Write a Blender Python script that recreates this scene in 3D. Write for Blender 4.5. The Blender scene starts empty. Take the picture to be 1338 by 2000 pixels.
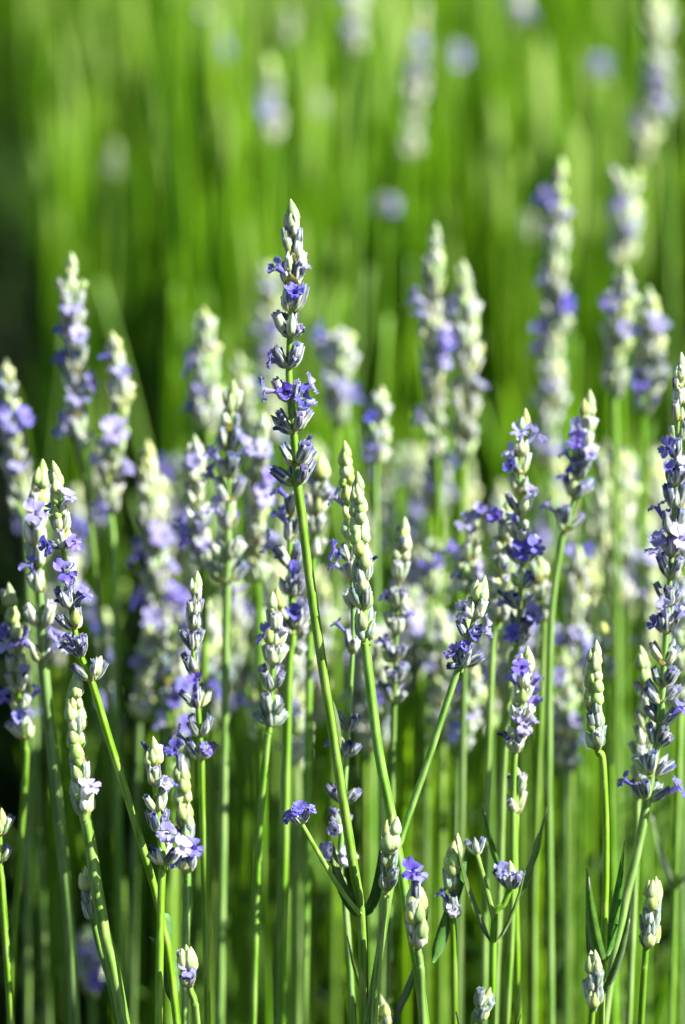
import bpy, math, random
import numpy as np
from mathutils import Vector, Matrix
S = bpy.context.scene
COL = S.collection
R = math.radians

# ------------------------------------------------------------------ camera
PITCH = R(18.0)
FOCUS = 0.70
FLEN, SENS = 105.0, 36.0
K = 2000.0 * FLEN / SENS                       # photograph pixels per unit of slope
cam_d = bpy.data.cameras.new('camera')
cam = bpy.data.objects.new('camera', cam_d)
COL.objects.link(cam)
CAM = Vector((0.0, 0.0, 0.647))
FWD = Vector((0, math.cos(PITCH), -math.sin(PITCH)))
UPV = Vector((0, math.sin(PITCH), math.cos(PITCH)))
RGT = Vector((1, 0, 0))
cam.location = CAM
cam.rotation_euler = (math.pi / 2 - PITCH, 0, 0)
cam_d.sensor_fit = 'VERTICAL'
cam_d.sensor_height = SENS
cam_d.lens = FLEN
cam_d.clip_start = 0.02
cam_d.clip_end = 400
cam_d.dof.use_dof = True
cam_d.dof.focus_distance = FOCUS
cam_d.dof.aperture_fstop = 5.7
S.camera = cam

# ------------------------------------------------------------------ light
SUN_EL, SUN_AZ = R(43), R(104)                 # azimuth from +Y towards +X
w = bpy.data.worlds.new('World')
S.world = w
w.use_nodes = True
wn = w.node_tree.nodes
sky = wn.new('ShaderNodeTexSky')
sky.sky_type = 'NISHITA'
sky.sun_disc = False
sky.sun_elevation = SUN_EL
sky.sun_rotation = SUN_AZ
w.node_tree.links.new(sky.outputs[0], wn['Background'].inputs[0])
wn['Background'].inputs[1].default_value = 0.05
sun_d = bpy.data.lights.new('sun', 'SUN')
sun_d.energy = 5.0
sun_d.angle = R(0.53)
sun_d.color = (1.0, 0.97, 0.91)
sun = bpy.data.objects.new('sun', sun_d)
COL.objects.link(sun)
sdir = Vector((math.sin(SUN_AZ) * math.cos(SUN_EL), math.cos(SUN_AZ) * math.cos(SUN_EL), math.sin(SUN_EL)))
sun.rotation_euler = sdir.to_track_quat('Z', 'Y').to_euler()
sun.location = sdir * 5
S.view_settings.view_transform = 'Standard'
S.view_settings.look = 'None'
S.view_settings.gamma = 1.0
S.view_settings.use_curve_mapping = False
S.view_settings.exposure = 1.55
S.render.engine = 'CYCLES'
S.cycles.use_denoising = True
S.cycles.max_bounces = 8

# ------------------------------------------------------------------ materials
def nodes_of(name):
    m = bpy.data.materials.new(name)
    m.use_nodes = True
    nt = m.node_tree
    nt.nodes.clear()
    return m, nt

def N(nt, t, **kw):
    n = nt.nodes.new(t)
    for k, v in kw.items():
        setattr(n, k, v)
    return n

def mixc(nt, f, a, b):
    m = N(nt, 'ShaderNodeMix', data_type='RGBA')
    for sock, v in ((m.inputs[0], f), (m.inputs[6], a), (m.inputs[7], b)):
        if isinstance(v, (int, float)):
            sock.default_value = v
        elif isinstance(v, tuple):
            sock.default_value = (*v, 1)
        else:
            nt.links.new(v, sock)
    return m.outputs[2]

def ramp(nt, v, lo, hi, a=0.0, b=1.0):
    m = N(nt, 'ShaderNodeMapRange')
    m.interpolation_type = 'SMOOTHSTEP'
    nt.links.new(v, m.inputs[0])
    m.inputs[1].default_value, m.inputs[2].default_value = lo, hi
    m.inputs[3].default_value, m.inputs[4].default_value = a, b
    return m.outputs[0]

def vary(nt, col, val=0.25, hue=0.02, sat=0.15):
    oi = N(nt, 'ShaderNodeObjectInfo')
    wv = N(nt, 'ShaderNodeTexWhiteNoise', noise_dimensions='1D')
    nt.links.new(oi.outputs['Random'], wv.inputs['W'])
    sep = N(nt, 'ShaderNodeSeparateColor')
    nt.links.new(wv.outputs['Color'], sep.inputs[0])
    h = N(nt, 'ShaderNodeHueSaturation')
    nt.links.new(ramp(nt, sep.outputs[0], 0, 1, 0.5 - hue, 0.5 + hue), h.inputs['Hue'])
    nt.links.new(ramp(nt, sep.outputs[1], 0, 1, 1 - sat, 1 + sat), h.inputs['Saturation'])
    nt.links.new(ramp(nt, sep.outputs[2], 0, 1, 1 - val, 1 + val), h.inputs['Value'])
    nt.links.new(col, h.inputs['Color'])
    return h.outputs[0]

def surface(nt, col, rough=0.6, sheen=0.0, trans=0.0, bump=0.0, bscale=3000, spec=0.4, tcol=None):
    out = N(nt, 'ShaderNodeOutputMaterial')
    p = N(nt, 'ShaderNodeBsdfPrincipled')
    nt.links.new(col, p.inputs['Base Color'])
    p.inputs['Roughness'].default_value = rough
    p.inputs['Specular IOR Level'].default_value = spec
    p.inputs['Sheen Weight'].default_value = sheen
    p.inputs['Sheen Roughness'].default_value = 0.4
    if bump:
        tc = N(nt, 'ShaderNodeTexCoord')
        no = N(nt, 'ShaderNodeTexNoise')
        no.inputs['Scale'].default_value = bscale
        nt.links.new(tc.outputs['Object'], no.inputs['Vector'])
        b = N(nt, 'ShaderNodeBump')
        b.inputs['Strength'].default_value = bump
        b.inputs['Distance'].default_value = 0.0002
        nt.links.new(no.outputs['Fac'], b.inputs['Height'])
        nt.links.new(b.outputs[0], p.inputs['Normal'])
    last = p.outputs[0]
    if trans:
        t = N(nt, 'ShaderNodeBsdfTranslucent')
        if tcol is None:
            nt.links.new(col, t.inputs[0])
        else:
            t.inputs[0].default_value = (*tcol, 1)
        mx = N(nt, 'ShaderNodeMixShader')
        mx.inputs[0].default_value = trans
        nt.links.new(p.outputs[0], mx.inputs[1])
        nt.links.new(t.outputs[0], mx.inputs[2])
        last = mx.outputs[0]
    nt.links.new(last, out.inputs[0])

def pig(nt):
    a = N(nt, 'ShaderNodeAttribute', attribute_name='pig')
    s = N(nt, 'ShaderNodeSeparateColor')
    nt.links.new(a.outputs['Color'], s.inputs[0])
    return s.outputs

def calyx_mat(name, base, groove, rib, tip, tipamt, mouth):
    m, nt = nodes_of(name)
    r, t, mo = pig(nt)
    c = mixc(nt, ramp(nt, r, 0.15, 0.95), groove, rib)
    c = mixc(nt, ramp(nt, t, 0.05, 0.42), base, c)
    c = mixc(nt, ramp(nt, t, 0.6, 1.0, 0.0, tipamt), c, tip)
    c = mixc(nt, mo, c, mouth)
    c = vary(nt, c, 0.22, 0.025, 0.2)
    surface(nt, c, 0.6, 0.3, 0.12, 0.5, 4)
    return m

M = {}
M['navy'] = calyx_mat('calyx_navy', (.36, .46, .14), (.03, .05, .085), (.72, .77, .62), (.07, .08, .22), .7, (.02, .015, .06))
M['pale'] = calyx_mat('calyx_pale', (.42, .47, .18), (.22, .30, .14), (.84, .88, .64), (.30, .28, .46), .45, (.06, .05, .14))
M['green'] = calyx_mat('calyx_green', (.29, .42, .08), (.33, .45, .14), (.58, .67, .36), (.60, .66, .34), .35, (.12, .15, .06))
M['teal'] = calyx_mat('calyx_grey_green', (.30, .40, .14), (.10, .17, .13), (.52, .60, .46), (.14, .16, .22), .5, (.03, .03, .08))

def petal_mat(name, c0, c1, cm):
    m, nt = nodes_of(name)
    r, t, mo = pig(nt)
    c = mixc(nt, ramp(nt, t, 0.0, 1.0), c0, c1)
    c = mixc(nt, ramp(nt, r, 0.3, 1.0, 0, .55), c, cm)
    c = vary(nt, c, 0.2, 0.008, 0.12)
    surface(nt, c, 0.55, 0.25, 0.42, 0.4, 5)
    return m
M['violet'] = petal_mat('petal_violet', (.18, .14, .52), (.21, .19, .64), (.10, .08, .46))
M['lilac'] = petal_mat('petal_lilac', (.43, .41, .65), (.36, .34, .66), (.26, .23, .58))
M['wilt'] = petal_mat('petal_wilted', (.05, .05, .16), (.04, .05, .20), (.03, .03, .10))

def stalk_mat(name, dark, light, pale):
    m, nt = nodes_of(name)
    r, t, mo = pig(nt)
    c = mixc(nt, ramp(nt, r, 0.0, 1.0), dark, light)
    tc = N(nt, 'ShaderNodeTexCoord')
    mp = N(nt, 'ShaderNodeMapping')
    mp.inputs['Scale'].default_value = (500, 500, 40)
    nt.links.new(tc.outputs['Object'], mp.inputs[0])
    no = N(nt, 'ShaderNodeTexNoise')
    no.inputs['Scale'].default_value = 1.0
    nt.links.new(mp.outputs[0], no.inputs['Vector'])
    c = mixc(nt, ramp(nt, no.outputs['Fac'], 0.35, 0.75, 0, .7), c, pale)
    c = vary(nt, c, 0.18, 0.008, 0.12)
    surface(nt, c, 0.5, 0.0, 0.15, 0.3, 2500, spec=.3)
    return m
M['stalk'] = stalk_mat('stalk_green', (.07, .19, .013), (.20, .39, .045), (.32, .47, .13))
M['stalk_far'] = stalk_mat('stalk_bright_green', (.08, .22, .006), (.15, .32, .010), (.22, .40, .03))

def simple_mat(name, a, b, rough=.6, trans=.2, sc=300, sheen=.1):
    m, nt = nodes_of(name)
    tc = N(nt, 'ShaderNodeTexCoord')
    no = N(nt, 'ShaderNodeTexNoise')
    no.inputs['Scale'].default_value = sc
    no.inputs['Detail'].default_value = 5
    nt.links.new(tc.outputs['Object'], no.inputs['Vector'])
    c = mixc(nt, ramp(nt, no.outputs['Fac'], .3, .7), a, b)
    c = vary(nt, c, .2, .02, .15)
    surface(nt, c, rough, sheen, trans, .3, sc * 3)
    return m
M['bract'] = simple_mat('bract_papery', (.42, .44, .10), (.36, .30, .14), .6, .3, 900)
M['leaf'] = simple_mat('leaf_grey_green', (.07, .16, .025), (.12, .24, .04), .5, .3, 400, .3)
M['soil'] = simple_mat('soil', (.008, .007, .005), (.022, .017, .011), .95, 0, 40, 0)

def tint_mat(name, stops, trans):
    m, nt = nodes_of(name)
    a = N(nt, 'ShaderNodeAttribute', attribute_name='tint')
    cr = N(nt, 'ShaderNodeValToRGB')
    e = cr.color_ramp.elements
    e[0].position, e[0].color = stops[0][0], (*stops[0][1], 1)
    e[1].position, e[1].color = stops[-1][0], (*stops[-1][1], 1)
    for p, c in stops[1:-1]:
        x = e.new(p)
        x.color = (*c, 1)
    nt.links.new(a.outputs['Fac'], cr.inputs[0])
    surface(nt, cr.outputs[0], .5, .0, trans, 0, spec=.2)
    return m
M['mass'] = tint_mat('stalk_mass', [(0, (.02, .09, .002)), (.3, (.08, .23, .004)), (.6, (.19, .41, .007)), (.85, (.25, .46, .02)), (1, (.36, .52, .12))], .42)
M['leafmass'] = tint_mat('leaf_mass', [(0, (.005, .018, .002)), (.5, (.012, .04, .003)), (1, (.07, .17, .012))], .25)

# ------------------------------------------------------------------ mesh helpers
def mesh_of(name, V, F, mats, pigv=None, mi=None, smooth=True):
    me = bpy.data.meshes.new(name)
    me.from_pydata([tuple(v) for v in V], [], F)
    for m in (mats if isinstance(mats, (list, tuple)) else [mats]):
        me.materials.append(m)
    if mi is not None:
        me.polygons.foreach_set('material_index', mi)
    if smooth:
        me.polygons.foreach_set('use_smooth', [True] * len(F))
    if pigv is not None:
        a = me.attributes.new('pig', 'FLOAT_COLOR', 'POINT')
        a.data.foreach_set('color', np.array([(*p, 1.0) for p in pigv], dtype=np.float32).ravel())
    me.update()
    return me

def calyx_geo(rng, closed, sides=12, length=1.0, bend=.10, fat=1.0):
    ts = [0, .10, .28, .52, .78, 1.0]
    rad = [.08, .16, .215, .195, .11, .012] if closed else [.07, .13, .19, .205, .185, .175]
    V, F, P = [], [], []
    tone = [(rng.uniform(.35, 1) if k % 2 else rng.uniform(0, .5)) for k in range(sides)]
    for i, t in enumerate(ts):
        r = rad[i] * fat * rng.uniform(.94, 1.06)
        for k in range(sides):
            a = 2 * math.pi * k / sides
            rib = k % 2
            rr = r * (1.0 if rib else .88)
            z = t + ((.05 if rib else -.03) if (not closed and i == len(ts) - 1) else 0)
            V.append((math.cos(a) * rr - bend * t * t, math.sin(a) * rr, z * length))
            P.append((min(1, max(0, tone[k] + rng.uniform(-.15, .15))), t, 0))
    for i in range(len(ts) - 1):
        for k in range(sides):
            k2 = (k + 1) % sides
            F.append((i * sides + k, i * sides + k2, (i + 1) * sides + k2, (i + 1) * sides + k))
    if not closed:
        b = len(V)
        for k in range(sides):
            a = 2 * math.pi * k / sides
            V.append((math.cos(a) * .10 - bend * .8, math.sin(a) * .10, .90 * length))
            P.append((0, 1, 1))
        o = (len(ts) - 1) * sides
        for k in range(sides):
            k2 = (k + 1) % sides
            F.append((o + k, o + k2, b + k2, b + k))
        F.append(tuple(range(b, b + sides)))
    return V, F, P

def corolla_geo(rng, kind):
    V, F, P = [], [], []
    sides = 10
    if kind == 'wilt':
        ts = [(-.15, .10), (.08, .12), (.25, .10), (.38, .13), (.48, .03)]
    else:
        ts = [(-.2, .08), (.1, .10), (.32, .13), (.45, .165)]
    sx = rng.uniform(-.12, .12)
    for z, r in ts:
        for k in range(sides):
            a = 2 * math.pi * k / sides
            V.append((r * math.cos(a) + .12 * z, r * math.sin(a) + sx * z, z))
            P.append((.3, max(0, z * .6), 0))
    for i in range(len(ts) - 1):
        for k in range(sides):
            k2 = (k + 1) % sides
            F.append((i * sides + k, i * sides + k2, (i + 1) * sides + k2, (i + 1) * sides + k))
    if kind == 'wilt':
        for q in range(3):
            a = rng.uniform(0, 6.28)
            b = len(V)
            for s in range(4):
                f = s / 3
                wd = .07 * (1 - f * .8)
                c = Vector((.1 + .16 * f * math.cos(a), .16 * f * math.sin(a), .42 + .16 * f - .12 * f * f))
                tv = Vector((-math.sin(a), math.cos(a), 0))
                for sg in (-1, 1):
                    V.append(tuple(c + tv * wd * sg))
                    P.append((.2, .8, 0))
            for s in range(3):
                F.append((b + 2 * s, b + 2 * s + 1, b + 2 * s + 3, b + 2 * s + 2))
        return V, F, P
    half = kind == 'half'
    # lobes: two big upper ones on the -X side, three small ones on the +X side
    for (az, ln, wd, up) in ((180 - 33, .52, .25, .62), (180 + 33, .52, .25, .62), (58, .38, .16, .18), (0, .40, .19, .02), (-58, .38, .16, .18)):
        a = R(az + rng.uniform(-9, 9))
        ln *= rng.uniform(.75, 1.2)
        wd *= rng.uniform(.75, 1.1)
        up = up * rng.uniform(.75, 1.25) + (.55 if half else 0)
        if half:
            ln *= .7
        rad = Vector((math.cos(a), math.sin(a), 0))
        tan = Vector((-math.sin(a), math.cos(a), 0))
        base = Vector((.12 * .45, sx * .45, .45)) + rad * .15
        dv = (rad * math.cos(math.atan(up * 1.3)) + Vector((0, 0, 1)) * math.sin(math.atan(up * 1.3)))
        curl = rng.uniform(.05, .55)
        b = len(V)
        ns, nw = 5, 5
        for s in range(ns + 1):
            f = s / ns
            wv = wd * (.45 + 1.05 * math.sin(math.pi * min(1, f * .82 + .06)) * .75)
            if s == ns:
                wv *= .62
            for k in range(nw):
                u = k / (nw - 1) * 2 - 1
                notch = -.09 * (1 - abs(u)) if s == ns else 0
                pos = base + dv * (ln * (f + notch)) + tan * (wv * u) + Vector((0, 0, 1)) * (-curl * ln * f * f + .09 * (u * u) * ln + .07 * math.sin(5 * f + 3 * u + az) * f)
                V.append(tuple(pos))
                P.append((max(0, 1 - abs(u) * 3) * .8, .25 + .75 * f, 0))
        for s in range(ns):
            for k in range(nw - 1):
                o = b + s * nw + k
                F.append((o, o + 1, o + nw + 1, o + nw))
    return V, F, P

rg = random.Random(7)
CALYX = {}
for ty in ('navy', 'pale', 'green', 'teal'):
    CALYX[ty] = []
    for q in range(4):
        closed = (q >= 2) if ty != 'green' else True
        V, F, P = calyx_geo(rg, closed, bend=rg.uniform(.04, .22), fat=rg.uniform(.92, 1.12) * (1.35 if ty == 'green' else 1.08))
        CALYX[ty].append(mesh_of('calyx', V, F, M[ty], P))
FLOWER = {}
for ty, kinds in (('violet', ('open', 'open', 'half', 'open', 'half', 'open')), ('lilac', ('open', 'open', 'half', 'open', 'half', 'open')), ('wilt', ('wilt', 'wilt', 'wilt'))):
    FLOWER[ty] = [mesh_of('flower', *corolla_geo(rg, k)[:2], M[ty], None) for k in ()]
    for k in kinds:
        V, F, P = corolla_geo(rg, k)
        FLOWER[ty].append(mesh_of('flower', V, F, M[ty], P))

def whorl_geo(rng, bl=1.0):
    """node ring and two opposite papery bracts; unit = 1 mm-ish scaled by object"""
    V, F = [], []
    sides = 10
    for z, r in ((-.6, .75), (-.15, 1.15), (.3, 1.1), (.7, .7)):
        for k in range(sides):
            a = 2 * math.pi * k / sides
            V.append((r * math.cos(a), r * math.sin(a), z))
    for i in range(3):
        for k in range(sides):
            k2 = (k + 1) % sides
            F.append((i * sides + k, i * sides + k2, (i + 1) * sides + k2, (i + 1) * sides + k))
    for az in (0, math.pi):
        rad = Vector((math.cos(az), math.sin(az), 0))
        tan = Vector((-math.sin(az), math.cos(az), 0))
        b = len(V)
        for s in range(6):
            f = s / 5
            wv = 1.7 * bl * (math.sin(math.pi * (f * .8 + .2)) ** .8 if f < 1 else 0.03)
            for u in (-1, -.4, .4, 1):
                p = rad * (1.0 + 1.6 * f * bl - .35 * u * u) + tan * (wv * u) + Vector((0, 0, -.4 + 3.0 * f * bl + .2 * rng.uniform(-1, 1) * f))
                V.append(tuple(p))
        for s in range(5):
            for k in range(3):
                o = b + s * 4 + k
                F.append((o, o + 1, o + 5, o + 4))
    return V, F
WHORL = [mesh_of('whorl', *whorl_geo(rg, b), M['bract']) for b in (.75, .9, 1.05, .8)]

def frame_from(z, x):
    z = z.normalized()
    x = (x - z * x.dot(z))
    if x.length < 1e-6:
        x = z.orthogonal()
    x.normalize()
    y = z.cross(x)
    m = Matrix((x, y, z)).transposed()
    return m

def far_whorl_geo(rng, types, n=8, ang=(20, 45)):
    """a whole whorl of calyxes in one mesh, for spikes the lens blurs into blobs"""
    V, F, P, MI = [], [], [], []
    wv, wf = whorl_geo(rng, .9)
    V += [Vector(v) * .0010 for v in wv]
    F += wf
    P += [(0, 0, 0)] * len(wv)
    MI += [0] * len(wf)
    for k in range(n):
        az = 2 * math.pi * (k + rng.uniform(-.3, .3)) / n
        al = R(rng.uniform(*ang))
        rad = Vector((math.cos(az), math.sin(az), 0))
        d = rad * math.sin(al) + Vector((0, 0, math.cos(al)))
        m = frame_from(d, rad)
        cv, cf, cp = calyx_geo(rng, rng.random() < .4, sides=8, bend=rng.uniform(.05, .2))
        lift = rng.uniform(-.0022, .0022)
        b = len(V)
        sc = .0049 * rng.uniform(.9, 1.1)
        V += [m @ (Vector(v) * sc) + rad * .0008 + Vector((0, 0, lift)) for v in cv]
        F += [tuple(i + b for i in f) for f in cf]
        P += cp
        MI += [1 + rng.randrange(len(types))] * len(cf)
    return mesh_of('whorl', V, F, [M['bract']] + [M[t] for t in types], P, MI)
FARW = {
    'green': [far_whorl_geo(rg, ('green', 'green', 'pale'), 8, (10, 24)) for _ in range(3)],
    'pale': [far_whorl_geo(rg, ('pale', 'pale', 'green'), 9, (18, 42)) for _ in range(4)],
    'navy': [far_whorl_geo(rg, ('navy', 'pale', 'teal'), 8, (22, 48)) for _ in range(4)],
}

def catmull(pts, n=10):
    p = [pts[0] * 2 - pts[1]] + list(pts) + [pts[-1] * 2 - pts[-2]]
    out = []
    for i in range(1, len(p) - 2):
        for k in range(n):
            t = k / n
            a, b, c, d = p[i - 1], p[i], p[i + 1], p[i + 2]
            out.append(.5 * ((2 * b) + (c - a) * t + (2 * a - 5 * b + 4 * c - d) * t * t + (3 * b - a - 3 * c + d) * t ** 3))
    out.append(p[-2].copy())
    return out

def tube_geo(pts, radf, square=True, sides=8):
    V, F, P = [], [], []
    n = len(pts)
    x = RGT.copy()
    for i, p in enumerate(pts):
        t = (pts[min(i + 1, n - 1)] - pts[max(i - 1, 0)])
        m = frame_from(t, x)
        x = m.col[0].copy()
        r = radf(i / (n - 1))
        for k in range(sides):
            a = 2 * math.pi * k / sides + .35
            q = (1.13 if k % 2 else .88) if square else 1
            V.append(p + m @ Vector((math.cos(a) * r * q, math.sin(a) * r * q, 0)))
            P.append((k % 2, i / (n - 1), 0))
    for i in range(n - 1):
        for k in range(sides):
            k2 = (k + 1) % sides
            F.append((i * sides + k, i * sides + k2, (i + 1) * sides + k2, (i + 1) * sides + k))
    F.append(tuple(range(sides))[::-1])
    F.append(tuple(range((n - 1) * sides, n * sides)))
    return V, F, P

def leaf_geo(pts, width, nrm):
    V, F = [], []
    n = len(pts)
    for i, p in enumerate(pts):
        t = (pts[min(i + 1, n - 1)] - pts[max(i - 1, 0)]).normalized()
        s = t.cross(nrm).normalized()
        nn = s.cross(t).normalized()
        f = i / (n - 1)
        wv = width * max(.04, min(1, f * 6 + .25) * (1 - f ** 3))
        th = width * .12
        V += [p - s * wv + nn * wv * .35, p + nn * th * .3, p + s * wv + nn * wv * .35, p - nn * th]
    for i in range(n - 1):
        for k in range(4):
            a, b = i * 4 + k, i * 4 + (k + 1) % 4
            F.append((a, b, b + 4, a + 4))
    F.append((0, 1, 2, 3))
    F.append((n * 4 - 1, n * 4 - 2, n * 4 - 3, n * 4 - 4))
    return V, F

def at(x, y, dz):
    """a point of the field: direction given by two photo coordinates, dz = millimetres behind the focus plane"""
    z = FOCUS + dz * .001
    return CAM + (FWD + RGT * ((x - 669) / K) + UPV * ((1000 - y) / K)) * z

def link(o, parent=None):
    COL.objects.link(o)
    if parent is not None:
        o.parent = parent
    return o

def add(name, me, parent, mat):
    o = bpy.data.objects.new(name, me)
    link(o, parent)
    o.matrix_local = mat
    return o

# ------------------------------------------------------------------ ground
def build_ground():
    n = 90
    def ax(k):
        u = k / n * 2 - 1
        return math.copysign(abs(u) ** 3.2, u) * 150 + u * 1.6
    rr = random.Random(3)
    V = [(ax(i), ax(j) + 1.0, (rr.uniform(-.012, .012) if max(abs(ax(i)), abs(ax(j))) < 5 else -.02)) for j in range(n + 1) for i in range(n + 1)]
    F = [(j * (n + 1) + i, j * (n + 1) + i + 1, (j + 1) * (n + 1) + i + 1, (j + 1) * (n + 1) + i) for j in range(n) for i in range(n)]
    o = link(bpy.data.objects.new('ground', mesh_of('ground', V, F, M['soil'])))
    o['kind'] = 'structure'
    o['label'] = 'dark bare soil under the lavender'
build_ground()

# ------------------------------------------------------------------ a flowering stem
def to_ground(pts):
    """carry a stem from its last point down to the soil"""
    P = pts[-1]
    d = (pts[-1] - pts[-2]).normalized()
    out = []
    slope = Vector((d.x, d.y, 0)) / max(.3, -d.z)
    slope = slope * min(1, .5 / max(slope.length, 1e-6))
    h = P.z
    for f in (.3, .65, 1.0):
        drop = h * f + (.01 if f == 1 else 0)
        out.append(P + slope * (h * (f - .42 * f * f)) * .8 + Vector((0, 0, -drop)))
    return out

STYLE = {
    # per style: whorl spacing top/base (mm), calyxes top/base, opening angle top/base, kinds top/mid/base, random flower chance
    'open':  dict(sp=(3.9, 6.4), n=(5, 8), ang=(10, 50), kinds=('green', 'pale', 'navy'), fl=.05),
    'pale':  dict(sp=(3.3, 5.3), n=(6, 9), ang=(10, 42), kinds=('green', 'pale', 'pale'), fl=.06),
    'navy':  dict(sp=(4.0, 6.8), n=(5, 7), ang=(14, 50), kinds=('pale', 'navy', 'navy'), fl=.05),
    'bud':   dict(sp=(2.5, 3.5), n=(5, 7), ang=(8, 24), kinds=('green', 'green', 'teal'), fl=0.0),
}
HALF = 0.45   # share of the lean a plumb stem would have across the focus plane
GROUP = 'lavender flower stems'
count = [0]

def stem(label, style, dz, spine, stalk, ys=None, fl=(), k=1.0, detail=None, lean=None, seed=None,
         leaves=(), lilac=.4, density=1.0, flr=None, ground=True, rad=.0008, base_kind=None):
    count[0] += 1
    rng = random.Random(seed if seed is not None else count[0] * 17)
    st = STYLE[style]
    if dz > 60:
        k *= .78
    if detail is None:
        detail = dz < 62
    le = HALF if lean is None else lean
    cut = min(30 * k * FOCUS / (FOCUS + dz * .001), .3 * (spine[1][1] - spine[0][1]))
    if ys is not None:
        ys = [spine[0][1] + cut + (y - spine[0][1]) * (spine[-1][1] - spine[0][1] - cut) / (spine[-1][1] - spine[0][1]) for y in ys]
    spine = [(spine[0][0] + (spine[1][0] - spine[0][0]) * cut / (spine[1][1] - spine[0][1]), spine[0][1] + cut)] + list(spine[1:])
    y0 = spine[0][1]
    zz = lambda y: dz + (y - y0) * .12 * math.tan(PITCH) * le
    wp = [at(x, y, zz(y)) for x, y in spine]
    sp_ = [at(x, y, zz(y)) for x, y in stalk]
    low = to_ground(([wp[-1]] + sp_) if len(sp_) else wp) if ground else []
    full = catmull(wp + sp_ + low, 8)
    axis = full[:(len(wp) - 1) * 8 + 1]
    root = bpy.data.objects.new('flowering_lavender', None)
    root.empty_display_size = .01
    link(root)
    root.location = full[-1]
    root['label'] = label
    root['category'] = 'lavender'
    root['group'] = GROUP
    ro = Vector(full[-1])
    # stalk
    L = len(axis) / len(full)
    def rf(f):
        return k * rad * (.35 + .65 * min(1, f / max(L, .02))) * (1.0 if f < .9 else 1.05) * (1 + .12 * max(0, f - L))
    V, F, P = tube_geo(full, rf)
    me = mesh_of('stalk', [v - ro for v in V], F, M['stalk'] if dz < 100 else M['stalk_far'], P)
    so = add('stalk', me, root, Matrix())
    # arc length along the spike
    seg = [0]
    for i in range(1, len(axis)):
        seg.append(seg[-1] + (axis[i] - axis[i - 1]).length)
    Ltot = seg[-1]
    def pos(s):
        s = min(max(s, 0), Ltot)
        for i in range(1, len(seg)):
            if seg[i] >= s:
                f = (s - seg[i - 1]) / max(1e-9, seg[i] - seg[i - 1])
                p = axis[i - 1].lerp(axis[i], f)
                t = (axis[i - 1] - axis[i])
                return p, t.normalized()
        return axis[-1], (axis[-2] - axis[-1]).normalized()
    def s_of_y(y):
        best, bs = 1e9, 0
        for i in range(81):
            s = Ltot * i / 80
            p, t = pos(s)
            q = p - CAM
            py = 1000 - K * q.dot(UPV) / q.dot(FWD)
            if abs(py - y) < best:
                best, bs = abs(py - y), s
        return bs
    if ys is not None:
        ss = [min(Ltot, s_of_y(y) + .0020 * k) for y in ys]
    else:
        ss, s = [], .0045 * k
        while s < Ltot - .0015:
            ss.append(s)
            f = s / Ltot
            s += (st['sp'][0] + (st['sp'][1] - st['sp'][0]) * f) * .001 * k / density * rng.uniform(.85, 1.2)
        ss.append(Ltot - .0005)
    whorls = []
    for wi, s in enumerate(ss):
        f = s / max(Ltot, 1e-6)
        p, T = pos(s)
        phi0 = (0 if wi % 2 == 0 or f > .55 and style == 'navy' else 90) + rng.uniform(-28, 28)
        X = frame_from(T, RGT) @ Vector((math.cos(R(phi0)), math.sin(R(phi0)), 0))
        m3 = frame_from(T, X)
        sc = k * (.66 + .34 * min(1, f * 4)) * rng.uniform(.92, 1.08)
        kinds = st['kinds']
        kd = kinds[0] if f < .22 else (kinds[1] if f < .55 else (kinds[2] if f > .62 or rng.random() < .5 else kinds[1]))
        if base_kind and f > .8:
            kd = base_kind
        if detail:
            wm = Matrix.Translation(p - ro) @ m3.to_4x4() @ Matrix.Scale(.00078 * sc, 4)
            wo = add('whorl', WHORL[rng.randrange(4)], root, wm)
        else:
            key = 'green' if kd in ('green', 'teal') else kd
            wm = Matrix.Translation(p - ro) @ m3.to_4x4() @ Matrix.Scale(sc * rng.uniform(.78, 1.2), 4)
            wo = add('whorl', FARW[key][rng.randrange(len(FARW[key]))], root, wm)
        winv = wm.inverted()
        slots = []
        if detail:
            n = round(st['n'][0] + (st['n'][1] - st['n'][0]) * min(1, f * 1.6) + rng.uniform(-1, .6))
            al0 = st['ang'][0] + (st['ang'][1] - st['ang'][0]) * min(1, f * 1.25)
            for q in range(n):
                side = q % 2
                az = (0 if side == 0 else 180) + rng.uniform(-66, 66)
                al = R(max(2, al0 * rng.uniform(.6, 1.15)))
                rad_ = m3 @ Vector((math.cos(R(az)), math.sin(R(az)), 0))
                d = T * math.cos(al) + rad_ * math.sin(al)
                ln = .0042 * sc * rng.uniform(.82, 1.18)
                b = p + rad_ * .0007 * k + T * rng.uniform(-.0004, .0008) * k
                cm = frame_from(d, rad_) @ Matrix.Rotation(rng.uniform(-.4, .4), 3, 'Z')
                kk = kd
                if rng.random() < .22:
                    kk = rng.choice(kinds)
                mw = Matrix.Translation(b - ro) @ cm.to_4x4() @ Matrix.Diagonal((ln * rng.uniform(.92, 1.1), ln * rng.uniform(.92, 1.1), ln, 1))
                add('calyx', CALYX[kk][rng.randrange(4) if kk != 'navy' or rng.random() < .5 else rng.randrange(2)], wo, winv @ mw)
                slots.append((b, d, rad_, ln))
        whorls.append((p, T, wo, winv, f, sc, slots))
        # chance flowers
        pr = (st['fl'] if flr is None else flr)
        if f > .12:
            for q in range(len(slots) if detail else 6):
                if rng.random() < pr:
                    if detail:
                        b, d, rad_, ln = slots[q]
                    else:
                        az = rng.uniform(0, 360)
                        rad_ = m3 @ Vector((math.cos(R(az)), math.sin(R(az)), 0))
                        d = (T * .8 + rad_ * .7).normalized()
                        b, ln = p, .005 * sc
                    ty = 'lilac' if rng.random() < lilac else ('violet' if rng.random() < .7 else 'wilt')
                    put_flower(rng, wo, winv, ro, b + d * ln * .92, d, rad_, ty, k)
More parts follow.
